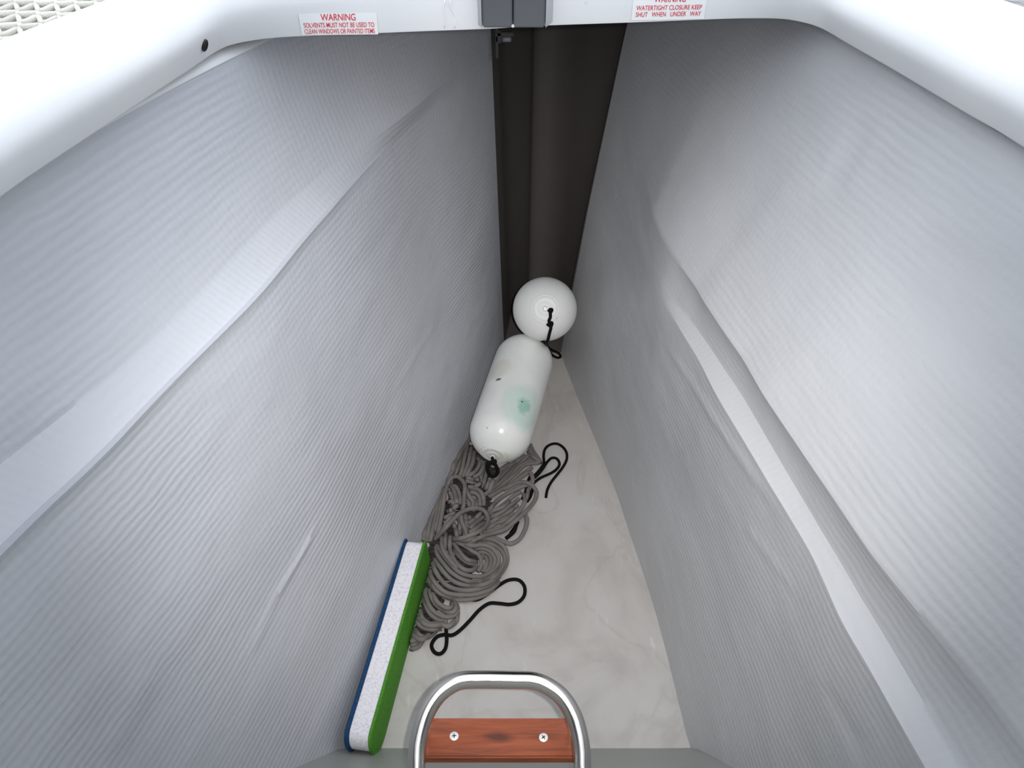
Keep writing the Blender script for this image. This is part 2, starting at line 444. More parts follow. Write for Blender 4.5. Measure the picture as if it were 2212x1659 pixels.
# sole
Yf = PZ(1106, 1618, 0)[1]
def fz(x, y): return mnoise.noise(Vector((x * 6, y * 6, 2))) * .0012
rows = []
for y in list(np.linspace(Yf, YE, 90)):
    a = np.interp(y, Ys, FL) - .004; b = np.interp(y, Ys, FR) + .004
    row = []
    for k in range(50):
        x = a + (b - a) * k / 49; z = fz(x, y)
        e = b - .004 - x
        if .012 < e < .022 and .95 < y < 1.7: z += .0018
        if y < Yf + .02 : z += .002
        row.append((x, y, z))
    rows.append(row)
tag(grid('floor', rows, M_FLOOR), kind='structure')
rows = [rows[-1]] + [[(-.03 + .26 * k / 49, y, 0) for k in range(50)] for y in np.linspace(YE, 2.34, 14)[1:]]
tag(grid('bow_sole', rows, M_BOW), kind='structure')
# sloping aft panel, filleted into the sole
rows = []
SL = 1.43
for s in list(np.linspace(0, 1, 40)):
    y = Yf + .003 - s * .72; z = SL * (Yf - y)
    z = max(-.001, z)
    y_ = y
    a = np.interp(y_, Ys, FL) - .02; b = np.interp(y_, Ys, FR) + .02
    zz = min(z, 1.16)
    fa = np.interp(zz, [0, .9, ZT], [0, np.interp(y_, Ys, K1L) - np.interp(y_, Ys, FL), np.interp(y_, Ys, TLx) - np.interp(y_, Ys, FL)])
    fb = np.interp(zz, [0, .65, ZT], [0, np.interp(y_, Ys, K1R) - np.interp(y_, Ys, FR), np.interp(y_, Ys, TRx) - np.interp(y_, Ys, FR)])
    row = []
    A, B = a + fa - .02, b + fb + .02
    for k in range(60):
        u = k / 59; x = A + (B - A) * u
        e = min(x - A - .04, B - .04 - x)
        fil = max(0, 1 - max(e, 0) / .055) ** 2 * .022 if zz > 0.01 else 0
        row.append((x, y_, zz + fil * .6))
    rows.append(row)
tag(grid('wall_aft', rows, M_AFT), kind='structure')

# ------------------------------------------------------------ deck with the hatch opening and its rounded coaming
ZB = 1.175
op = [(0, 430), (95, 363), (230, 273), (363, 184), (407, 155), (445, 128), (477, 108), (515, 95), (600, 83), (760, 76), (900, 70), (1061, 64), (1155, 58), (1380, 50), (1500, 45),
      (1600, 41.6), (1683, 42), (1725, 48), (1772, 62), (1827, 94), (1933, 155), (2080, 243), (2212, 322)]
opn = [tuple(PZ(x, y, ZB)[:2]) for x, y in op]
L0, R0 = opn[0], opn[-1]
loop = [(-.40, .06), (-.48, .085), (-.515, .16), (-.522, .30), (-.515, .45)] + opn + [(.575, .5), (.585, .30), (.575, .16), (.54, .085), (.46, .06), (.05, .06)]
lp = catmull([(x, y, 0) for x, y in loop] + [(loop[0][0], loop[0][1], 0)], .012)[:-1]
lp = np.array([p[:2] for p in lp]); n = len(lp)
# resample evenly
d = np.linalg.norm(np.roll(lp, -1, 0) - lp, axis=1); S = np.concatenate([[0], np.cumsum(d)]); NL = 420
q = np.linspace(0, S[-1], NL, endpoint=False); ext = np.vstack([lp, lp[:1]])
lp = np.array([[np.interp(a, S, ext[:, 0]), np.interp(a, S, ext[:, 1])] for a in q])
tg = np.roll(lp, -3, 0) - np.roll(lp, 3, 0); tg /= np.linalg.norm(tg, axis=1)[:, None]
nm = np.stack([-tg[:, 1], tg[:, 0]], 1)           # loop runs clockwise seen from above: outward
cen = np.array([0, .45])
if np.sum((lp - cen) * nm) < 0: nm = -nm
outer = [(-1.16, -.65), (-.602 - .35 * .92, 0), (-.602, .92), (-.489, 1.244), (-.17, 2.15), (.04, 2.45), (.15, 2.45), (.32, 2.15), (.60, 1.244), (.72, .92), (.95, 0), (1.16, -.65)]
def outhit(p):
    dr = p - cen; dr /= np.linalg.norm(dr); best = 9
    for i in range(len(outer)):
        a = np.array(outer[i]); b = np.array(outer[(i + 1) % len(outer)]); e = b - a
        den = dr[0] * e[1] - dr[1] * e[0]
        if abs(den) < 1e-9: continue
        w = a - cen; t = (w[0] * e[1] - w[1] * e[0]) / den; s = (w[0] * dr[1] - w[1] * dr[0]) / den
        if t > 0 and -1e-6 <= s <= 1 + 1e-6: best = min(best, t)
    return cen + dr * best
oh = np.array([outhit(p) for p in lp])
sm = np.array([np.mean([oh[(i + k) % NL] for k in range(-4, 5)], 0) for i in range(NL)]); oh = sm
dirn = oh - cen; dirn /= np.linalg.norm(dirn, axis=1)[:, None]
sidew = np.clip((abs(nm[:, 0]) - .4) / .45, 0, 1); sidew = smooth1(sidew, 25)
NOSE = .020
def ring(off, z):
    sh = NOSE * sidew * min(1, max(0, (z - ZB) / .036))
    return [(lp[i, 0] + nm[i, 0] * (off - sh[i]), lp[i, 1] + nm[i, 1] * (off - sh[i]), z) for i in range(NL)]
ZD = 1.245
rows = [ [(oh[i, 0] , oh[i, 1], ZB + .0) for i in range(NL)], ring(.03, ZB), ring(.004, ZB), ring(.0006, ZB + .0012), ring(0, ZB + .004), ring(0, 1.195), ring(.0003, 1.205), ring(.0015, 1.213)]
for k in range(1, 11):
    a = k / 10 * math.pi / 2; rows.append(ring(.0015 + .032 * (1 - math.cos(a)), 1.213 + (ZD - 1.213) * math.sin(a)))
rin = np.array(ring(.0335, ZD))
for k in range(1, 9):
    t = k / 8 * .88; rows.append([tuple(rin[i] * (1 - t) + np.array([oh[i, 0], oh[i, 1], ZD - .004]) * t) for i in range(NL)])
for k in range(1, 8):
    a = k / 7 * math.pi / 2; pb = rin * .12 + np.column_stack([oh, np.full(NL, ZD - .004)]) * .88
    rows.append([(pb[i, 0] + (oh[i, 0] - pb[i, 0]) * math.sin(a), pb[i, 1] + (oh[i, 1] - pb[i, 1]) * math.sin(a), (ZD - .004) - (1 - math.cos(a)) * .05) for i in range(NL)])
rows.append(rows[0])
deck = grid('deck', rows, M_GEL, closed=True, edge=40); tag(deck, kind='structure')
deck.data.materials.append(M_BOW)                # underside darkened to cut light bounced onto the forward walls
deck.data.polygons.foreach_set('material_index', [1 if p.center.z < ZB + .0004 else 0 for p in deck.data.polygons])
# outer topside skin below the deck edge
rows = [[((oh[i, 0] - .09) * s + .09, oh[i, 1] * (1 if s > .99 else 1.01), z) for i in range(NL)] for z, s in ((1.19, .999), (.7, .98), (-.2, .84), (-.9, .6))]
hullo = grid('hull_topsides', rows, M_GEL, closed=True); tag(hullo, kind='structure')

# unseen hatch lid added to block aft sky, standing open behind the camera
def lid_pt(x, u, d):
    a = math.radians(14); return (x, .045 - u * math.sin(a) + d * math.cos(a), 1.255 + u * math.cos(a) + d * math.sin(a))
rows = []
def lid_ring(ins, d):
    o_ = []
    for k in range(80):
        a = 2 * math.pi * k / 80; c_, s_ = math.cos(a), math.sin(a); e = .28
        o_.append(lid_pt(math.copysign(abs(c_) ** e, c_) * (.56 - ins) * (1 - .0) + .03, .47 + math.copysign(abs(s_) ** e, s_) * (.46 - ins), d))
    return o_
for ins, d_ in ((.12, -.030), (.02, -.028), (.0, -.010), (.0, .012), (.035, .012), (.045, -.012), (.12, -.014)): rows.append(lid_ring(ins, d_))
for src, d_ in ((rows[0], 0), (rows[-1], 0)):
    pass
V = [p for r_ in rows for p in r_]; nn_ = 80
Fc = [(i * nn_ + k, i * nn_ + (k + 1) % nn_, (i + 1) * nn_ + (k + 1) % nn_, (i + 1) * nn_ + k) for i in range(len(rows) - 1) for k in range(nn_)]
Fc += [tuple(range(nn_))[::-1], tuple((len(rows) - 1) * nn_ + k for k in range(nn_))]
tag(mesh('added_hatch_lid', V, Fc, M_LID, edge=35), kind='structure')

# face of the forward coaming: point and frame at a pixel
def facepoint(px, py):
    for t in np.linspace(.8, 1.5, 1400):
        p = PT(px, py, t)
        if p[2] > 1.25: continue
        # forward loop y at this x
        m = lp[:, 1] > .9
        idx = np.argmin(abs(lp[:, 0] - p[0]) + (~m) * 9)
        if p[1] >= lp[idx, 1]: return p, idx
    return p, idx
ph = PZ(436, 98, 1.197)
ih = int(np.argmin(np.linalg.norm(lp - ph[:2], axis=1)))
def disc_data(c, nrm, r, h, seg=20, sx=1):
    c = Vector(c); nrm = Vector(nrm).normalized(); u = Vector((0, 0, 1)); u = (u - nrm * u.dot(nrm)).normalized(); w = nrm.cross(u)
    V = []; 
    for (rr, hh) in ((r, -h * .5), (r, h * .5), (r * .8, h), (r * .45, h * .55)):
        for k in range(seg):
            a = 2 * math.pi * k / seg; V.append(c + u * math.cos(a) * rr * sx + w * math.sin(a) * rr + nrm * hh)
    Fc = []
    for i in range(3):
        for k in range(seg): Fc.append((i * seg + k, i * seg + (k + 1) % seg, (i + 1) * seg + (k + 1) % seg, (i + 1) * seg + k))
    Fc.append(tuple(range(3 * seg, 4 * seg))); return V, Fc
v, f = disc_data((lp[ih, 0] - nm[ih, 0] * NOSE * sidew[ih] * .72, lp[ih, 1] - nm[ih, 1] * NOSE * sidew[ih] * .72, 1.198), (-nm[ih, 0], -nm[ih, 1], -.42 * float(sidew[ih])), .0065, .002, sx=1.25)
o = mesh('drain_plug', v, f, M_DARK, deck); o['label'] = 'small black plug let into the curved coaming corner'
# sealant run on the coaming beside the latch
for xs in ((962, 958, 961, 960), (972, 974, 984, 982)):
    path = []
    for k, (xx, yy) in enumerate(zip(xs, (0, 18, 38, 60))):
        p, i_ = facepoint(xx, yy); path.append((p[0], p[1] - .0006, p[2]))
    o = tube('sealant_bead', catmull(path, .004), .0009, M_SEAL, deck, seg=6)
    o['label'] = 'thin white run of dried sealant'

# ------------------------------------------------------------ trampoline net and the water under it
def left_edge(y): return np.interp(y, [-.65, 0, .92, 1.244, 2.15, 2.45], [-1.16, -.924, -.602, -.489, -.17, .04])
parts = []
PX, PYY = .038, .034
zn = 1.125
k = 0; y = .35
while y < 2.5:
    path = []; x0 = left_edge(y) + .012; i = 0
    x = x0 - (x0 % PX) ; first = True
    nst = int((2.0 + x) / (PX / 2))
    for i in range(nst):
        xx = x - i * PX / 2
        par = (round(xx / (PX / 2)) + k) % 2
        path.append((xx, y + (.5 if par else -.5) * PYY * .66 + mnoise.noise(Vector((xx * 9, y * 9, 0))) * .003 + .10 * (-xx - .5), zn + (.002 if (round(xx / (PX / 2)) % 2) else -.002) + mnoise.noise(Vector((xx * 2, y * 2, 4))) * .006))
    if len(path) > 3: parts.append(tube_data(catmull(path, .009), .0060, 6, flat=.8))
    y += PYY; k += 1
v, f, u = merge(parts)
net = mesh('trampoline_net', v, f, M_NET, None, uvs=u)
tag(net, 'cream white cord trampoline netting stretched beside the left deck edge', 'netting')
V = [(-9, -4, -.75), (6, -4, -.75), (6, 14, -.75), (-9, 14, -.75)]
tag(mesh('water', V, [(0, 1, 2, 3)], M_WATER), kind='structure')

# ------------------------------------------------------------ warning labels on the forward coaming
def text_data(body, size, align='CENTER'):
    cu = bpy.data.curves.new('t', 'FONT'); cu.body = body; cu.size = size; cu.align_x = align; cu.align_y = 'CENTER'
    cu.extrude = 0; cu.offset = size * .008
    ob = bpy.data.objects.new('t', cu); COL.objects.link(ob)
    dg = bpy.context.evaluated_depsgraph_get(); dg.update()
    me = bpy.data.meshes.new_from_object(ob.evaluated_get(dg))
    V = [tuple(x.co) for x in me.vertices]; Fc = [tuple(p.vertices) for p in me.polygons]
    bpy.data.objects.remove(ob); bpy.data.meshes.remove(me); return V, Fc
def label(cpx, cpy, w, h, lines, lab, tilt=0):
    p, idx = facepoint(cpx, cpy)
    nn = Vector((-nm[idx, 0], -nm[idx, 1], 0)).normalized()
    right = Vector((-nn.y, nn.x, 0)); right = right if right.x > 0 else -right
    up0 = Vector((0, 0, 1)); 
    rt = (right * math.cos(tilt) + up0 * math.sin(tilt)); up = (up0 * math.cos(tilt) - right * math.sin(tilt))
    c0 = Vector(p)
    def bend(u, vv, lift):             # follow the curved face of the coaming
        q_ = c0 + rt * u + up * vv
        m = lp[:, 1] > .9; k_ = np.argsort(abs(lp[:, 0] - q_.x) + (~m) * 9)[:2]
        a, b = lp[k_[0]], lp[k_[1]]; t = (q_.x - a[0]) / (b[0] - a[0]) if abs(b[0] - a[0]) > 1e-6 else 0
        yy = a[1] + (b[1] - a[1]) * t
        zz = q_.z; back = 0
        if zz > 1.213:
            s_ = min(1, (zz - 1.213) / (ZD - 1.213)); back = .032 * (1 - math.sqrt(max(0, 1 - s_ * s_))) + .0015
        elif zz > 1.195: back = .0015 * (zz - 1.195) / .018
        sh = NOSE * sidew[k_[0]] * min(1, max(0, (zz - ZB) / .036))
        return (q_.x, yy + back - lift - abs(nm[k_[0], 1]) * sh - sh * .45, zz)
    t = thing('warning_label', lab, 'label', tuple(p))
    NX, NY = 24, 8
    V = []; Fc = []
    for j in range(NY + 1):
        for i in range(NX + 1): V.append(bend(-w / 2 + w * i / NX, -h / 2 + h * j / NY, .0008))
    for j in range(NY):
        for i in range(NX): a = j * (NX + 1) + i; Fc.append((a, a + 1, a + NX + 2, a + NX + 1))
    mesh('film', V, Fc, M_LABEL, t)
    allv, allf = [], []
    for (txt, size, yo, stretch, wid) in lines:
        tv, tf = text_data(txt, size)
        xs = [a[0] for a in tv]; sx = wid / (max(xs) - min(xs))
        o_ = len(allv); allv += [bend(a[0] * sx, a[1] * stretch + yo, .0012) for a in tv]; allf += [tuple(i + o_ for i in q) for q in tf]
    mesh('lettering', allv, allf, M_RED, t, smooth=False)['label'] = 'red printed capitals'
label(733, 51, .107, .029, [('WARNING', .0125, .0085, 1.0, .048), ('SOLVENTS MUST NOT BE USED TO', .0095, -.0016, .95, .098), ('CLEAN WINDOWS OR PAINTED ITEMS', .0095, -.0100, .95, .098)],
      'white label with red lettering about solvents, left of the grey latch', tilt=-.03)
label(1446, 14, .112, .036, [('WARNING', .0125, .0100, 1.0, .048), ('WATERTIGHT CLOSURE KEEP', .0095, -.0015, .95, .100), ('SHUT   WHEN   UNDER   WAY', .0095, -.0105, .95, .100)],
      'white label with red lettering about watertight closure, right of the grey latch', tilt=-.02)

# ------------------------------------------------------------ hatch latch on the coaming
def box_data(x0, x1, y0, y1, z0, z1, bev=.002):
    bm = bmesh.new(); bmesh.ops.create_cube(bm, size=1)
    for v in bm.verts: v.co = Vector(((x0 + x1) / 2 + v.co.x * (x1 - x0), (y0 + y1) / 2 + v.co.y * (y1 - y0), (z0 + z1) / 2 + v.co.z * (z1 - z0)))
    bmesh.ops.bevel(bm, geom=bm.edges, offset=bev, segments=2, affect='EDGES', clamp_overlap=True)
    V = [tuple(v.co) for v in bm.verts]; bm.verts.index_update(); Fc = [tuple(v.index for v in f.verts) for f in bm.faces]; bm.free(); return V, Fc
pl, _ = facepoint(1108, 62)
yf = float(pl[1])
t = thing('hatch_latch', 'dark grey plastic hatch latch with pale sides fixed over the coaming between the two labels', 'latch', (0.002, yf, 1.18))
sc_ = (yf - .026) * 1.0
def lx(px, yy=None): return (px - 1106) / F * PY(px, 60, yf - .02)[1] / ray(px, 60)[1]
xa, xb, xc, xd, xe = lx(1026), lx(1041), lx(1108), lx(1178), lx(1195)
v, f = box_data(xb + .001, xc - .0008, yf - .026, yf + .004, 1.183, 1.262, .002); mesh('cover', v, f, M_PLASTIC, t, edge=30)
v, f = box_data(xc + .0008, xd - .001, yf - .026, yf + .004, 1.183, 1.262, .002); mesh('cover', v, f, M_PLASTIC, t, edge=30)
for (p_, q_) in ((xa, xb), (xe, xd)):      # splayed pale side cheeks
    V = [(p_, yf + .002, 1.183), (q_, yf - .025, 1.183), (q_, yf - .025, 1.262), (p_, yf + .002, 1.262), (q_, yf + .004, 1.183), (q_, yf + .004, 1.262)]
    mesh('cheek', V, [(0, 1, 2, 3), (1, 4, 5, 2), (0, 3, 5, 4), (0, 4, 1), (3, 2, 5)], M_PLASTIC_L, t, smooth=False)
v, f = box_data(xc - .0006, xc + .0006, yf - .016, yf + .003, 1.184, 1.262, .0002); mesh('rib', v, f, M_DARK, t)
v, f = disc_data((xc, yf - .0262, 1.1855), (0, -1, 0), .0022, .0012, 12); mesh('rivet', v, f, M_SCREW, t)
# dark catch hanging under the coaming
xq = lx(1069); xq2 = lx(1110)
v1, f1 = box_data(xq, xq + .004, yf + .012, yf + .016, 1.128, ZB + .001, .0008)
v2, f2 = box_data(xq, xq2, yf + .010, yf + .016, 1.160, 1.166, .0012)
v3, f3 = box_data(xq + .001, xq + .010, yf + .010, yf + .016, 1.150, 1.168, .002)
V = list(v1) + list(v2) + list(v3); Fc = list(f1) + [tuple(i + len(v1) for i in q) for q in f2] + [tuple(i + len(v1) + len(v2) for i in q) for q in f3]
o = mesh('catch', V, Fc, M_DARK, t, edge=30); o['label'] = 'black metal catch hanging below the latch'
v, f = box_data(xq + .010, xq2 - .004, yf + .012, yf + .015, 1.1515, 1.1585, .001); mesh('catch_spring', v, f, M_PLASTIC, t)

# ------------------------------------------------------------ fenders
def lathe(axis0, axis1, prof, seg=56):
    a = Vector(axis0); b = Vector(axis1); ax = (b - a).normalized(); u = ax.orthogonal().normalized(); w = ax.cross(u)
    V = []
    for (s, r) in prof:
        for k in range(seg):
            an = 2 * math.pi * k / seg; V.append(a + ax * s + (u * math.cos(an) + w * math.sin(an)) * r)
    Fc = []
    for i in range(len(prof) - 1):
        for k in range(seg): Fc.append((i * seg + k, i * seg + (k + 1) % seg, (i + 1) * seg + (k + 1) % seg, (i + 1) * seg + k))
    Fc.append(tuple(range(seg))[::-1]); Fc.append(tuple((len(prof) - 1) * seg + k for k in range(seg)))
    return V, Fc
def capsule_prof(L, R):
    """distance along the axis from the near tip"""
    end = []
    # recessed hole, boss and ring groove, then the ogive shoulder
    end += [(.012, .0045), (.0015, .0055), (.0, .0075), (.0004, .012), (.0012, .018), (.003, .0225), (.0020, .0245), (.0035, .030), (.0058, .0330), (.0052, .0350)]
    for k in range(0, 15):
        a = math.radians(26 + k * 64 / 14); end.append((R * (1 - math.cos(a)) * .98 - R * .02 + .0, R * math.sin(a)))
    pr = [p for p in end if True]
    mid = [(R + (L - 2 * R) * k / 10, R * (1 + .006 * math.sin(math.pi * k / 10))) for k in range(1, 10)]
    tail = [(L - s, r) for s, r in reversed(end)]
    return pr + mid + tail
R1 = .0850
c1 = PT(1177, 668, 2.045); dcam = -np.array(ray(1190, 676)); dcam /= np.linalg.norm(dcam)
far = PT(1174, 672, 2.40)
ax1 = (far - c1) / np.linalg.norm(far - c1)
L1 = .44
tip1 = c1 - ax1 * R1
t1 = thing('boat_fender', 'white fender seen end-on like a ball, wedged deepest in the dark bow', 'fender', tuple(c1 + ax1 * .2), 'white fenders in the bow')
v, f = lathe(tip1, tip1 + ax1, capsule_prof(L1, R1)); 
mesh('body', v, f, fender_mat('fender_vinyl_far', [((.03, -.2, .1), (.08, .08, .08), (.55, .52, .42), .3, .35, 20)], .5), t1, edge=50)
c2a = PT(1083, 930, 1.962); c2b = PT(1128, 792, 2.09)
c2b[2] = max(c2b[2], .12)
ax2 = (c2b - c2a) / np.linalg.norm(c2b - c2a); R2 = .080
L2 = np.linalg.norm(c2b - c2a) + 2 * R2 + .01
tip2 = c2a - ax2 * R2
t2 = thing('boat_fender', 'white cylindrical fender with green smudge lying on the grey rope', 'fender', tuple((c2a + c2b) / 2), 'white fenders in the bow')
loc2 = (c2a + c2b) / 2
def capsule_hit(px, py):
    for tt in np.linspace(1.6, 2.4, 1600):
        p = PT(px, py, tt); s = np.clip(np.dot(p - c2a, ax2), 0, np.linalg.norm(c2b - c2a))
        if np.linalg.norm(p - (c2a + ax2 * s)) < R2: return p
    return p
def loc_(p): return tuple(p - loc2)
spots = [(loc_(capsule_hit(1133, 878)), (.042, .05, .042), (.10, .38, .26), .75, .22, 48),
         (loc_(capsule_hit(1133, 880)), (.09, .10, .08), (.45, .66, .57), .5, .12, 14),
         (loc_(capsule_hit(1078, 797)), (.06, .05, .05), (.55, .52, .38), .35, .12, 30),
         (loc_(capsule_hit(1076, 820)), (.026, .012, .012), (.03, .04, .035), .95, .26, 75),
         (loc_(capsule_hit(1053, 924)), (.006, .006, .006), (.3, .3, .3), .8, .2, 40),
         (loc_(capsule_hit(1128, 868)), (.010, .006, .006), (.06, .14, .10), .9, .25, 60),
         (loc_(capsule_hit(1085, 985)), (.05, .03, .03), (.62, .60, .50), .5, .2, 25)]
v, f = lathe(tip2, tip2 + ax2, capsule_prof(L2, R2))
mesh('body', v, f, fender_mat('fender_vinyl_near', spots), t2, edge=50)
# lanyards
def knot(c, r, s=.008):
    return [(c[0] + s * math.cos(a) * (1 + .3 * math.sin(2 * a)), c[1] + s * .6 * math.sin(2 * a), c[2] + s * math.sin(a)) for a in np.linspace(0, 4 * math.pi, 26)]
def on1(px, py, lift=.004): return PS(px, py, c1, R1 + lift)
p0 = on1(1188, 668, -.006)
pa = [on1(1188, 670), on1(1189, 684), on1(1186, 694), on1(1190, 706), on1(1187, 720), on1(1184, 733, .006)]
parts = [tube_data(catmull([p0] + pa, .003), .0042, 8)]
parts.append(tube_data(knot(on1(1188, 701, .005), 0, .0055), .0036, 7))
parts.append(tube_data(knot(on1(1189, 671, .003), 0, .004), .0036, 7))
z0 = pa[-1][2]
lpz = [(1184, 733, z0), (1181, 742, z0 - .02), (1184, 753, .12), (1190, 764, .09), (1202, 772, .07), (1211, 771, .06), (1208, 764, .065), (1197, 758, .075), (1186, 752, .10), (1179, 742, z0 - .03), (1170, 736, z0 - .03)]
parts.append(tube_data(catmull([pa[-1]] + [PZ(x, y, z) for x, y, z in lpz[1:]], .003), .0038, 8))
v, f, u = merge(parts); mesh('lanyard', v, f, M_BLACK, t1, uvs=u)['label'] = 'black knotted cord hanging from the end eye'
v, f = disc_data(on1(1200.5, 686, .0002), tuple(dcam), .0035, .0006, 10); mesh('valve', v, f, M_DARK, t1)
tz = tip2
hp = PT(1064, 985, np.linalg.norm(tip2 - np.array(CAM)) / np.linalg.norm(ray(1064, 985)))
dep = np.dot(tip2 - np.array(CAM), np.array([0, CP, -SP]))
def near2(px, py, dd=0): return PT(px, py, dep + dd)
ring2 = [(1064, 986, .02), (1064, 992, -.004), (1068, 1000, -.010), (1074, 1010, -.004), (1076, 1020, .004), (1070, 1028, .012), (1061, 1029, .014), (1055, 1021, .010), (1053, 1010, .002), (1057, 1001, -.006), (1066, 996, -.012), (1070, 1004, -.012)]
parts = [tube_data(catmull([near2(*q) for q in ring2], .003), .0042, 8), tube_data(knot(near2(1066, 999, -.010), 0, .005), .0036, 7)]
v, f, u = merge(parts); mesh('lanyard', v, f, M_BLACK, t2, uvs=u)['label'] = 'short black cord loop at the end eye'

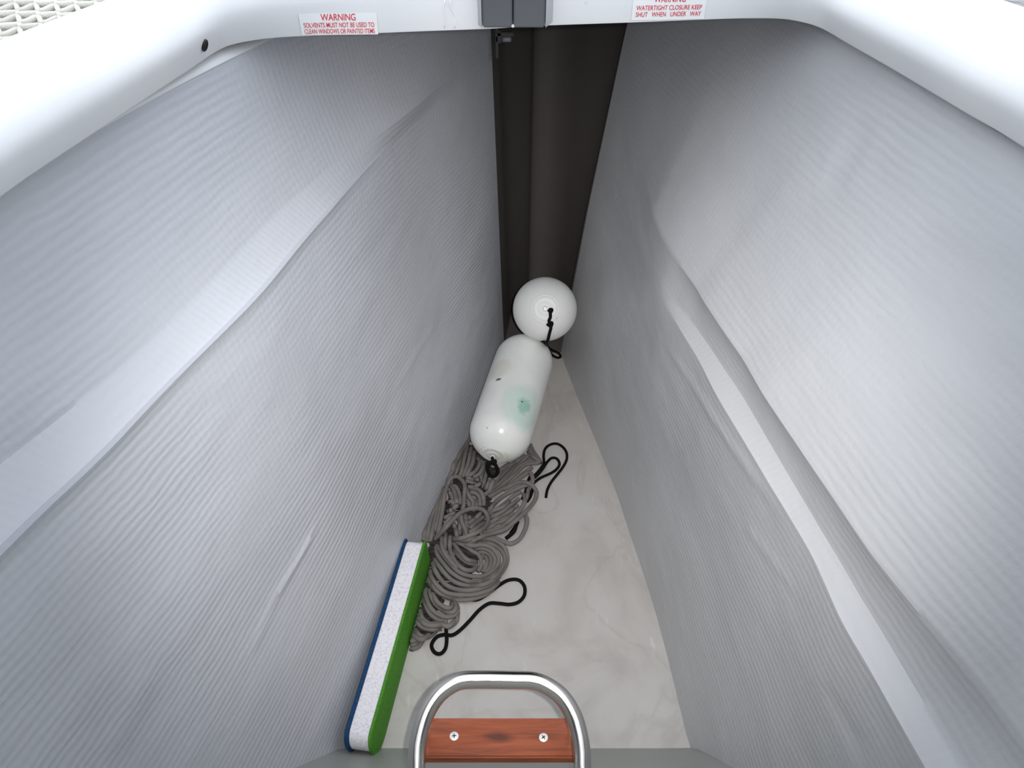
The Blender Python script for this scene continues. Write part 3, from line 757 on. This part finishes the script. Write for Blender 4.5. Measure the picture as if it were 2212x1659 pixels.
# ------------------------------------------------------------ grey rope pile
A5 = lambda L: [(860 + x / 6.506, 930 + y / 6.506) for x, y in L]
A6 = lambda L: [(860 + x / 5.927, 1140 + y / 5.927) for x, y in L]
low = [ # first the deepest strands
 A6([(310,1450),(260,1520),(180,1550),(110,1560)]), A6([(250,1450),(200,1490),(130,1490)]), A6([(270,1420),(210,1440),(140,1450)]),
 A6([(480,1330),(380,1400),(280,1380),(200,1280)]), A6([(400,1370),(300,1430),(200,1380),(170,1310)]),
 A6([(560,1290),(440,1300),(330,1280),(250,1220),(210,1150)]),
 A6([(1220,790),(1080,870),(900,920),(720,920),(580,870),(460,780),(400,680),(360,600)]),
 A6([(760,1080),(740,1200),(640,1270),(600,1240),(600,1190),(520,1180),(430,1120),(370,1030),(320,900)]),
 A6([(740,1180),(640,1260),(520,1230),(400,1230),(310,1160),(280,1040)]), A6([(580,1230),(480,1250),(360,1240),(250,1150)]),
 A6([(750,980),(760,1060),(700,1130),(600,1140),(480,1090),(400,1000),(350,860),(340,760)]),
 A6([(720,950),(740,1020),(700,1080),(620,1080),(520,1020),(440,920),(390,780)]), A6([(690,960),(680,1020),(600,1020),(500,950),(440,840)]),
 A6([(420,640),(450,740),(520,830),(640,880),(760,900)]),
 A6([(1300,690),(1180,790),(1000,850),(820,860),(640,840),(520,760),(430,640),(400,540)]),
 A6([(1300,620),(1180,720),(1000,790),(820,800),(660,760),(560,680),(480,560),(440,450)]),
 A6([(1340,240),(1390,330),(1390,450),(1320,580),(1200,680),(1040,740),(880,740),(740,700),(630,620),(530,500),(460,400)]),
 A6([(1060,200),(1200,210),(1310,280),(1370,400),(1330,510),(1240,620),(1100,680),(940,690),(800,650),(680,570),(590,470),(500,340),(480,250)]),
 A6([(1000,330),(1090,310),(1170,350),(1190,430),(1160,520),(1110,570)]), A6([(1050,400),(1110,370),(1140,420),(1120,500),(1080,570)]),
 A6([(960,280),(1080,260),(1190,310),(1240,400),(1220,500),(1160,570)]),
 A6([(700,240),(780,360),(880,440),(1010,480)]), A6([(700,180),(760,270),(870,400),(1000,440)]),
 A6([(720,170),(850,230),(950,300),(1020,340),(1060,410),(1060,500),(1020,560)]),
 A6([(670,100),(660,250),(690,360),(760,470),(860,540),(960,540),(1000,480)]),
 A6([(820,200),(950,230),(1080,220),(1200,260),(1280,360),(1280,470),(1200,560),(1080,620),(930,620),(800,580),(700,500),(600,380),(540,290),(490,220)]),
 A6([(610,60),(600,200),(600,320),(690,420)]), A6([(560,120),(560,230),(600,330),(680,440),(760,520)]),
 # upper half, from underneath to the top
 A5([(1620,1250),(1480,1350),(1320,1400),(1180,1440)]), A5([(1620,1160),(1500,1260),(1350,1320),(1240,1400)]),
 A5([(1680,1050),(1560,1140),(1420,1220),(1290,1300)]), A5([(1700,960),(1580,1050),(1450,1150),(1290,1230)]),
 A5([(1720,860),(1600,940),(1480,1040),(1300,1180)]), A5([(1560,1000),(1460,1080),(1330,1130),(1270,1190)]),
 A5([(1830,820),(1810,930),(1740,1080),(1640,1210),(1530,1320)]), A5([(1760,890),(1780,940),(1770,1030),(1690,1150),(1580,1260),(1460,1350)]),
 A5([(1590,1330),(1500,1400),(1400,1440),(1250,1470)]),
 A5([(1850,330),(1700,480),(1560,600),(1420,740),(1220,870)]), A5([(1780,350),(1620,470),(1500,580),(1380,700),(1260,820)]),
 A5([(1680,420),(1520,520),(1430,620),(1340,760)]), A5([(1560,470),(1440,560),(1370,680),(1300,800)]), A5([(1450,560),(1380,660),(1300,740),(1220,850)]),
 A5([(1900,370),(1800,450),(1680,520),(1560,660),(1430,780)]), A5([(1860,200),(1900,290),(1990,420),(2010,450)]), A5([(1840,240),(1880,330),(1960,420)]), A5([(1830,300),(1900,370),(1990,440),(1880,430),(1760,470)]),
 A5([(1990,450),(1800,480),(1680,580),(1520,720),(1380,820),(1230,920)]), A5([(1880,520),(1740,620),(1600,740),(1420,850),(1240,950)]),
 A5([(1340,700),(1300,790),(1280,850),(1220,900)]),
 A5([(1180,440),(1200,520),(1170,640),(1150,780)]), A5([(1260,480),(1240,600),(1200,760),(1190,830)]), A5([(1300,660),(1270,740),(1230,830)]),
 A5([(960,660),(1050,690),(1140,690)]), A5([(950,710),(1040,730),(1120,770)]), A5([(1160,740),(1080,790),(980,790)]),
 A5([(1110,380),(1150,450),(1100,560),(1020,620),(960,660)]), A5([(1160,420),(1200,480),(1150,600),(1060,660)]),
 A5([(930,120),(880,340),(850,500),(790,650)]), A5([(980,190),(930,400),(900,550),(860,660)]), A5([(1030,240),(990,440),(950,560),(910,660)]), A5([(1070,300),(1050,450),(1000,560),(950,650)]), A5([(950,60),(900,200),(850,350),(800,480),(760,640)]),
 A5([(1000,830),(1080,820),(1160,860),(1200,950),(1200,1060)]), A5([(1010,870),(1080,880),(1140,940),(1150,1060)]), A5([(1030,930),(1080,960),(1100,1060)]), A5([(990,870),(980,960),(1010,1070)]), A5([(960,820),(1000,920),(1050,1000),(1050,1080)]),
 A5([(780,800),(760,900),(780,980),(760,1060)]), A5([(720,860),(760,940),(780,1000)]), A5([(700,1010),(760,1000),(800,1040)]), A5([(650,1230),(720,1200),(790,1150)]), A5([(690,1150),(760,1110),(830,1050)]), A5([(640,1300),(720,1260),(800,1220)]), A5([(620,1400),(680,1300),(750,1200)]),
 A5([(860,1230),(870,1330),(860,1450)]), A5([(780,1310),(810,1400),(830,1490)]), A5([(930,1300),(930,1400),(940,1480)]), A5([(940,1190),(960,1290),(1010,1400)]), A5([(1000,1220),(1040,1330),(1030,1450)]), A5([(880,1200),(900,1300),(950,1400),(960,1470)]),
 A5([(1160,1160),(1080,1240),(1000,1300)]), A5([(1200,1210),(1080,1310),(1010,1380)]), A5([(1220,1290),(1080,1390),(1000,1440)]),
 A5([(730,800),(800,780),(850,860),(870,960),(870,1080)]), A5([(740,770),(790,860),(820,980),(830,1080)]),
 A5([(830,400),(760,520),(710,650),(640,740),(540,880),(460,1060),(400,1200),(330,1400),(290,1520)]), A5([(690,700),(610,800),(520,980),(440,1150),(380,1300),(350,1440),(330,1550)]),
 A5([(670,780),(600,900),(520,1100),(460,1250),(420,1440),(400,1560)]), A5([(650,880),(590,1020),(540,1180),(500,1330),(470,1470),(450,1570)]),
 A5([(640,740),(640,880),(600,1060),(560,1250),(520,1420)]),
 A5([(1640,730),(1750,640),(1850,590),(1890,680),(1870,760),(1790,770),(1650,830),(1480,920),(1350,1030),(1260,1160)]),
 A5([(1780,1160),(1810,1260),(1780,1400),(1700,1530),(1590,1590),(1500,1570),(1380,1520),(1240,1500),(1080,1560),(960,1600)]),
 A6([(880,190),(1040,140),(1200,150),(1330,220),(1390,300)]), A6([(700,130),(860,160),(1000,110)]),
 A5([(1480,830),(1700,730),(1850,750),(1940,850),(1930,960),(1850,1080),(1750,1180),(1650,1270),(1500,1390),(1350,1440),(1200,1480),(1080,1530)]),
 A5([(820,520),(720,640),(700,740),(660,880),(640,1000),(610,1200),(570,1420),(540,1500)]),
 A5([(700,760),(750,670),(830,650),(900,700),(940,780),(930,900),(920,1050),(890,1160)]),
 A5([(520,1530),(640,1400),(700,1330),(860,1170),(980,1110),(1100,1090),(1210,1130),(1260,1230),(1240,1330),(1150,1410),(1040,1460),(900,1510),(780,1530)]),
]
hB = .094
pa_ = PZ(775, 1604, hB); pb_ = PZ(903, 1164, hB)
dv = Vector((pb_[0] - pa_[0], pb_[1] - pa_[1], 0)); LB = dv.length; dv.normalize()
nrm = Vector((dv.y, -dv.x, 0))                      # towards the middle of the locker
RR_ = .0055
BL = [(PZ(x, y, 0)[0], PZ(x, y, 0)[1]) for x, y in ((862, 1400), (940, 1165), (1013, 960))]
pl_x, pl_y, pl_z = [], [], []
def settle(paths, r, zmax=.085, dive=True, store=True):
    global pl_x, pl_y, pl_z
    out = []
    for P_ in paths:
        c = catmull([(x, y, 0) for x, y in P_], 3.0)
        zg = np.full(len(c), .03)
        for it in range(3):
            pts = np.array([PZ(c[i][0], c[i][1], zg[i]) for i in range(len(c))])
            z = np.full(len(c), r)
            if len(pl_x):
                X = np.array(pl_x); Y = np.array(pl_y); Z = np.array(pl_z)
                for i, p in enumerate(pts):
                    d2 = (X - p[0]) ** 2 + (Y - p[1]) ** 2
                    m = d2 < (1.75 * r) ** 2
                    if m.any():
                        z[i] = max(r, (Z[m] + np.sqrt(np.maximum((1.9 * r) ** 2 - d2[m], 0)) * .95).max())
            z = np.minimum(z, zmax)
            z = np.maximum(z, smooth1(z, 9) if len(z) > 12 else z)
            if len(z) > 12: z = smooth1(z, 7)
            zg = np.clip(z, r, zmax)
        if dive and len(zg) > 14:
            for e in range(5):
                w = (5 - e) / 5
                zg[e] = zg[e] - w * .012; zg[-1 - e] = zg[-1 - e] - w * .012
            zg = np.maximum(zg, r)
        pts = [PZ(c[i][0], c[i][1], zg[i]) for i in range(len(c))]
        # keep inside the left side of the hull
        res = []
        for p in pts:
            lim = np.interp(p[1], Ys, FL) - .155 * p[2] * .8 + r * 1.0
            if p[0] < lim: p = np.array([lim, p[1], p[2]])
            w_ = Vector((p[0] - pa_[0], p[1] - pa_[1], 0)); al = w_.dot(dv); off = w_.dot(nrm)
            if -.02 < al < LB - .006 and off < .0265 + r: p = p + np.array(nrm) * (.0265 + r - off)
            res.append(p)
        if store:
            pl_x += [p[0] for p in res]; pl_y += [p[1] for p in res]; pl_z += [p[2] for p in res]
        out.append(res)
    return out
# ------------------------------------------------------------ black cords on the sole
B7 = lambda L: [(850 + x / 4.74, 1100 + y / 4.74) for x, y in L]
B6 = lambda L: [(950 + x / 5.53, 850 + y / 5.53) for x, y in L]
def cord(name, pixs, label, cat='cord', r=.0041):
    t = None
    for P_, rr, nm_ in pixs:
        path = settle([P_], rr, .05, dive=False, store=True)[0]
        if t is None: t = thing(name, label, cat, tuple(path[len(path) // 2]), 'black cords beside the grey rope')
        v, f, u = tube_data(path, rr, 9); mesh(nm_, v, f, M_BLACK, t, uvs=u)
    return t
cord('black_cord', [(B7([(760, 925), (860, 925), (960, 870), (1080, 780), (1180, 725), (1280, 725), (1340, 790), (1340, 880), (1280, 950), (1190, 975), (1080, 965), (980, 965), (880, 1030), (780, 1140), (680, 1240), (600, 1290), (520, 1285), (440, 1310), (390, 1390), (420, 1465), (480, 1480), (530, 1430), (545, 1340), (540, 1270), (540, 1190)]), .0042, 'strand')],
     'black cord ending in a small curled loop, at the near end of the grey rope')
cord('black_cord', [(B6([(1250, 850), (1240, 740), (1260, 660), (1320, 610), (1400, 600), (1470, 640), (1515, 710), (1515, 790), (1470, 880), (1400, 970), (1330, 1060), (1285, 1150), (1268, 1240)]), .0037, 'tail'),
                    (B6([(1110, 1080), (1200, 1010), (1330, 950), (1400, 900), (1430, 840), (1400, 780), (1340, 770), (1290, 810), (1240, 880), (1180, 960), (1110, 1010)]), .0037, 'loop'),
                    (B6([(1250, 850), (1200, 920), (1140, 985), (1080, 1020)]), .0062, 'splice'), (B6([(1100, 960), (1060, 1030), (1020, 1180), (980, 1260)]), .0037, 'strand'),
                    (B6([(1110, 1140), (1080, 1230), (1040, 1290)]), .0045, 'strand'), (B6([(930, 1530), (900, 1600), (850, 1670)]), .0050, 'strand'),
                    (B7([(1260, 150), (1230, 230), (1150, 300)]), .0050, 'strand')],
     'black cord with two open loops on the floor right of the grey rope')

# a bed of hidden turns under the visible ones
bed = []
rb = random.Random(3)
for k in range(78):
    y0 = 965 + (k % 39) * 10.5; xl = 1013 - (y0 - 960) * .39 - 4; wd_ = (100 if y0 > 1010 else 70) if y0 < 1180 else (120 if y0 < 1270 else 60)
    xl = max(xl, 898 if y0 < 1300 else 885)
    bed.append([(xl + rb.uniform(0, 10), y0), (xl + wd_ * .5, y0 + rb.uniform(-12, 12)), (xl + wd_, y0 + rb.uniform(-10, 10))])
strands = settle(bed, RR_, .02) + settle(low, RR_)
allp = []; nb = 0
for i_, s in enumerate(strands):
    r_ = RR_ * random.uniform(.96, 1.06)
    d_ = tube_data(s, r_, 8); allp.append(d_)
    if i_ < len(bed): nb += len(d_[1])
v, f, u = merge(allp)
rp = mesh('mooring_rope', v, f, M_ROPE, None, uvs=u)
rp.data.materials.append(M_ROPE_SHADE)                 # shade between strands painted in: bottom turns get a darker braid
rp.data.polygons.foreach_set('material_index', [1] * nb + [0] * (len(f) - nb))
tag(rp, 'long grey braided rope heaped in loose coils along the left side of the floor', 'rope')

# ------------------------------------------------------------ foam kickboard on edge
tilt = Vector((nrm.x * -.05, nrm.y * -.05, 1)).normalized()
org = Vector((pa_[0], pa_[1], 0)); org.z = .003
tb = thing('kickboard', 'foam kickboard with white core, green face and blue back leaning against the left wall', 'float', tuple(org + dv * LB / 2))
def outline(ins):
    pts = []
    def arc(cx, cz, rx, rz, a0, a1, nn=9):
        for k in range(nn): 
            a = math.radians(a0 + (a1 - a0) * k / (nn - 1)); pts.append((cx + rx * math.cos(a), cz + rz * math.sin(a)))
    x0, x1, z0, z1 = ins, LB - ins, ins, hB - ins
    arc(x0 + .055, z0 + .055, .055, .055, 270, 180); 
    arc(x0 + .022, z1 - .030, .022, .030, 180, 90)
    arc(x1 - .016, z1 - .010, .016, .010, 90, 0)
    arc(x1 - .015, z0 + .015, .015, .015, 0, -90)
    return pts
def slab(name, d0, d1, ins0, ins1, mat, lab, bulge=0):
    V = []; nn = None
    for (dd, ins) in ((d0, ins0 + .0015), (d0 + .0015, ins0), (d1 - .0015, ins1), (d1, ins1 + .0015)):
        pts = outline(ins); nn = len(pts)
        for (a, z) in pts:
            w = math.sin(a * 21) * .0004
            V.append(org + dv * a + nrm * (dd + w) + tilt * z)
    Fc = []
    for i in range(3):
        for k in range(nn): Fc.append((i * nn + k, i * nn + (k + 1) % nn, (i + 1) * nn + (k + 1) % nn, (i + 1) * nn + k))
    Fc.append(tuple(range(nn))[::-1]); Fc.append(tuple(3 * nn + k for k in range(nn)))
    o = mesh(name, V, Fc, mat, tb, edge=35); o['label'] = lab
slab('back_sheet', -.0268, -.0205, .0, .0, M_FOAM_B, 'dark blue back sheet')
slab('core', -.0202, .0182, .004, .004, M_FOAM_W, 'speckled white middle layer')
slab('front_sheet', .0185, .0245, .0, .0, M_FOAM_G, 'bright green front sheet')

# ------------------------------------------------------------ steel hoop ladder with a teak tread
P0 = np.array([0, .547, .488]); D = np.array([0, -.91, -.41]); D /= np.linalg.norm(D); nP = np.array([0, D[2], -D[1]])
hp = [(900, 1659), (901, 1625), (906, 1590), (921, 1541), (945, 1503), (972, 1481), (999, 1470), (1040, 1468), (1110, 1469), (1154, 1471), (1186, 1484), (1216, 1508), (1240, 1548), (1252, 1590), (1257, 1625), (1258, 1659)]
pts = [PPL(x, y, P0, nP) for x, y in hp]
tl = thing('ladder', 'polished stainless hoop ladder top with one wooden tread at the near end of the floor', 'ladder', (float(pts[0][0] + pts[-1][0]) / 2, float(pts[0][1]) - .04, .26))
def foot(p):
    # straight on down to the sloping panel
    s = 0
    while s < .4:
        q_ = p + D * s
        if q_[2] <= SL * (Yf - q_[1]) + .004: return q_
        s += .002
    return p + D * .1
fa, fb = foot(pts[0]), foot(pts[-1])
path = catmull([fa, (fa + pts[0]) / 2] + pts + [(fb + pts[-1]) / 2, fb], .006)
tube('frame', path, .0121, M_STEEL, tl, seg=24)
for q_ in (fa, fb):
    nn_ = Vector((0, SL, 1)).normalized()
    v, f = disc_data(Vector(q_) - nn_ * .002, tuple(nn_), .027, .004, 24); mesh('foot_flange', v, f, M_STEEL, tl, edge=30)
zt = .385
xa_, xb_ = PZ(901, 1600, zt)[0], PZ(1255, 1600, zt)[0]
y0_, y1_ = PZ(1078, 1636, zt)[1], PZ(1078, 1550, zt)[1]
v, f = box_data(xa_, xb_, y0_, y1_, zt - .020, zt, .0025)
tr = bpy.data.objects.new('tread', None)
cx_, cy_ = (xa_ + xb_) / 2, (y0_ + y1_) / 2
bpy.data.objects.remove(tr)
me_v = [(a, b, c) for a, b, c in v]
tr = mesh('tread', [(a - cx_, b - cy_, c - zt) for a, b, c in me_v], f, M_WOOD, None, edge=30)
tr.parent = tl; tr.location = Vector((cx_, cy_, zt)) - tl.location
tr['label'] = 'varnished reddish teak tread'
for pz_, sg in ((pts[0], 1), (pts[-1], -1)):       # steel tabs that carry the tread off the legs
    q_ = P0 + D * ((P0[1] - (y0_ + y1_) / 2 + .004) / -D[1]); xq_ = (xa_ if sg > 0 else xb_) + sg * .017
    v, f = box_data(xq_ - .002, xq_ + .002, q_[1] - .010, q_[1] + .010, zt - .002, q_[2] - .004, .0008)
    mesh('bracket', v, f, M_STEEL, tl, edge=30)
def screw(px, py, rot):
    c = Vector(PZ(px, py, zt)); R_ = .0066; V = []; Fc = []; seg = 24
    base = chainloc(tr)
    rings = [(R_ * 1.0, -.0008), (R_, .0004), (R_ * .72, .0010)]
    for (rr, hh) in rings:
        for k in range(seg): a = 2 * math.pi * k / seg; V.append(c + Vector((rr * math.cos(a), rr * math.sin(a), hh)))
    for i in range(2):
        for k in range(seg): Fc.append((i * seg + k, i * seg + (k + 1) % seg, (i + 1) * seg + (k + 1) % seg, (i + 1) * seg + k))
    Fc.append(tuple(2 * seg + k for k in range(seg)))
    s_ = mesh('screw', V, Fc, M_SCREW, tr, edge=35)
    cv = []; 
    w, l = .0007, .0032
    pts_ = [(w, w), (w, l), (-w, l), (-w, w), (-l, w), (-l, -w), (-w, -w), (-w, -l), (w, -l), (w, -w), (l, -w), (l, w)]
    V2 = [c + Vector((x * math.cos(rot) - y * math.sin(rot), x * math.sin(rot) + y * math.cos(rot), h)) for h in (.0009, .0012) for x, y in pts_]
    F2 = [tuple(range(12))[::-1], tuple(range(12, 24))] + [(k, (k + 1) % 12, 12 + (k + 1) % 12, 12 + k) for k in range(12)]
    # cross recess, child of the tread beside its screw (fourth level avoided)
    mesh('screw_recess', V2, F2, M_DARK, tr, smooth=False)
screw(981, 1590, .1); screw(1174, 1593, .6)
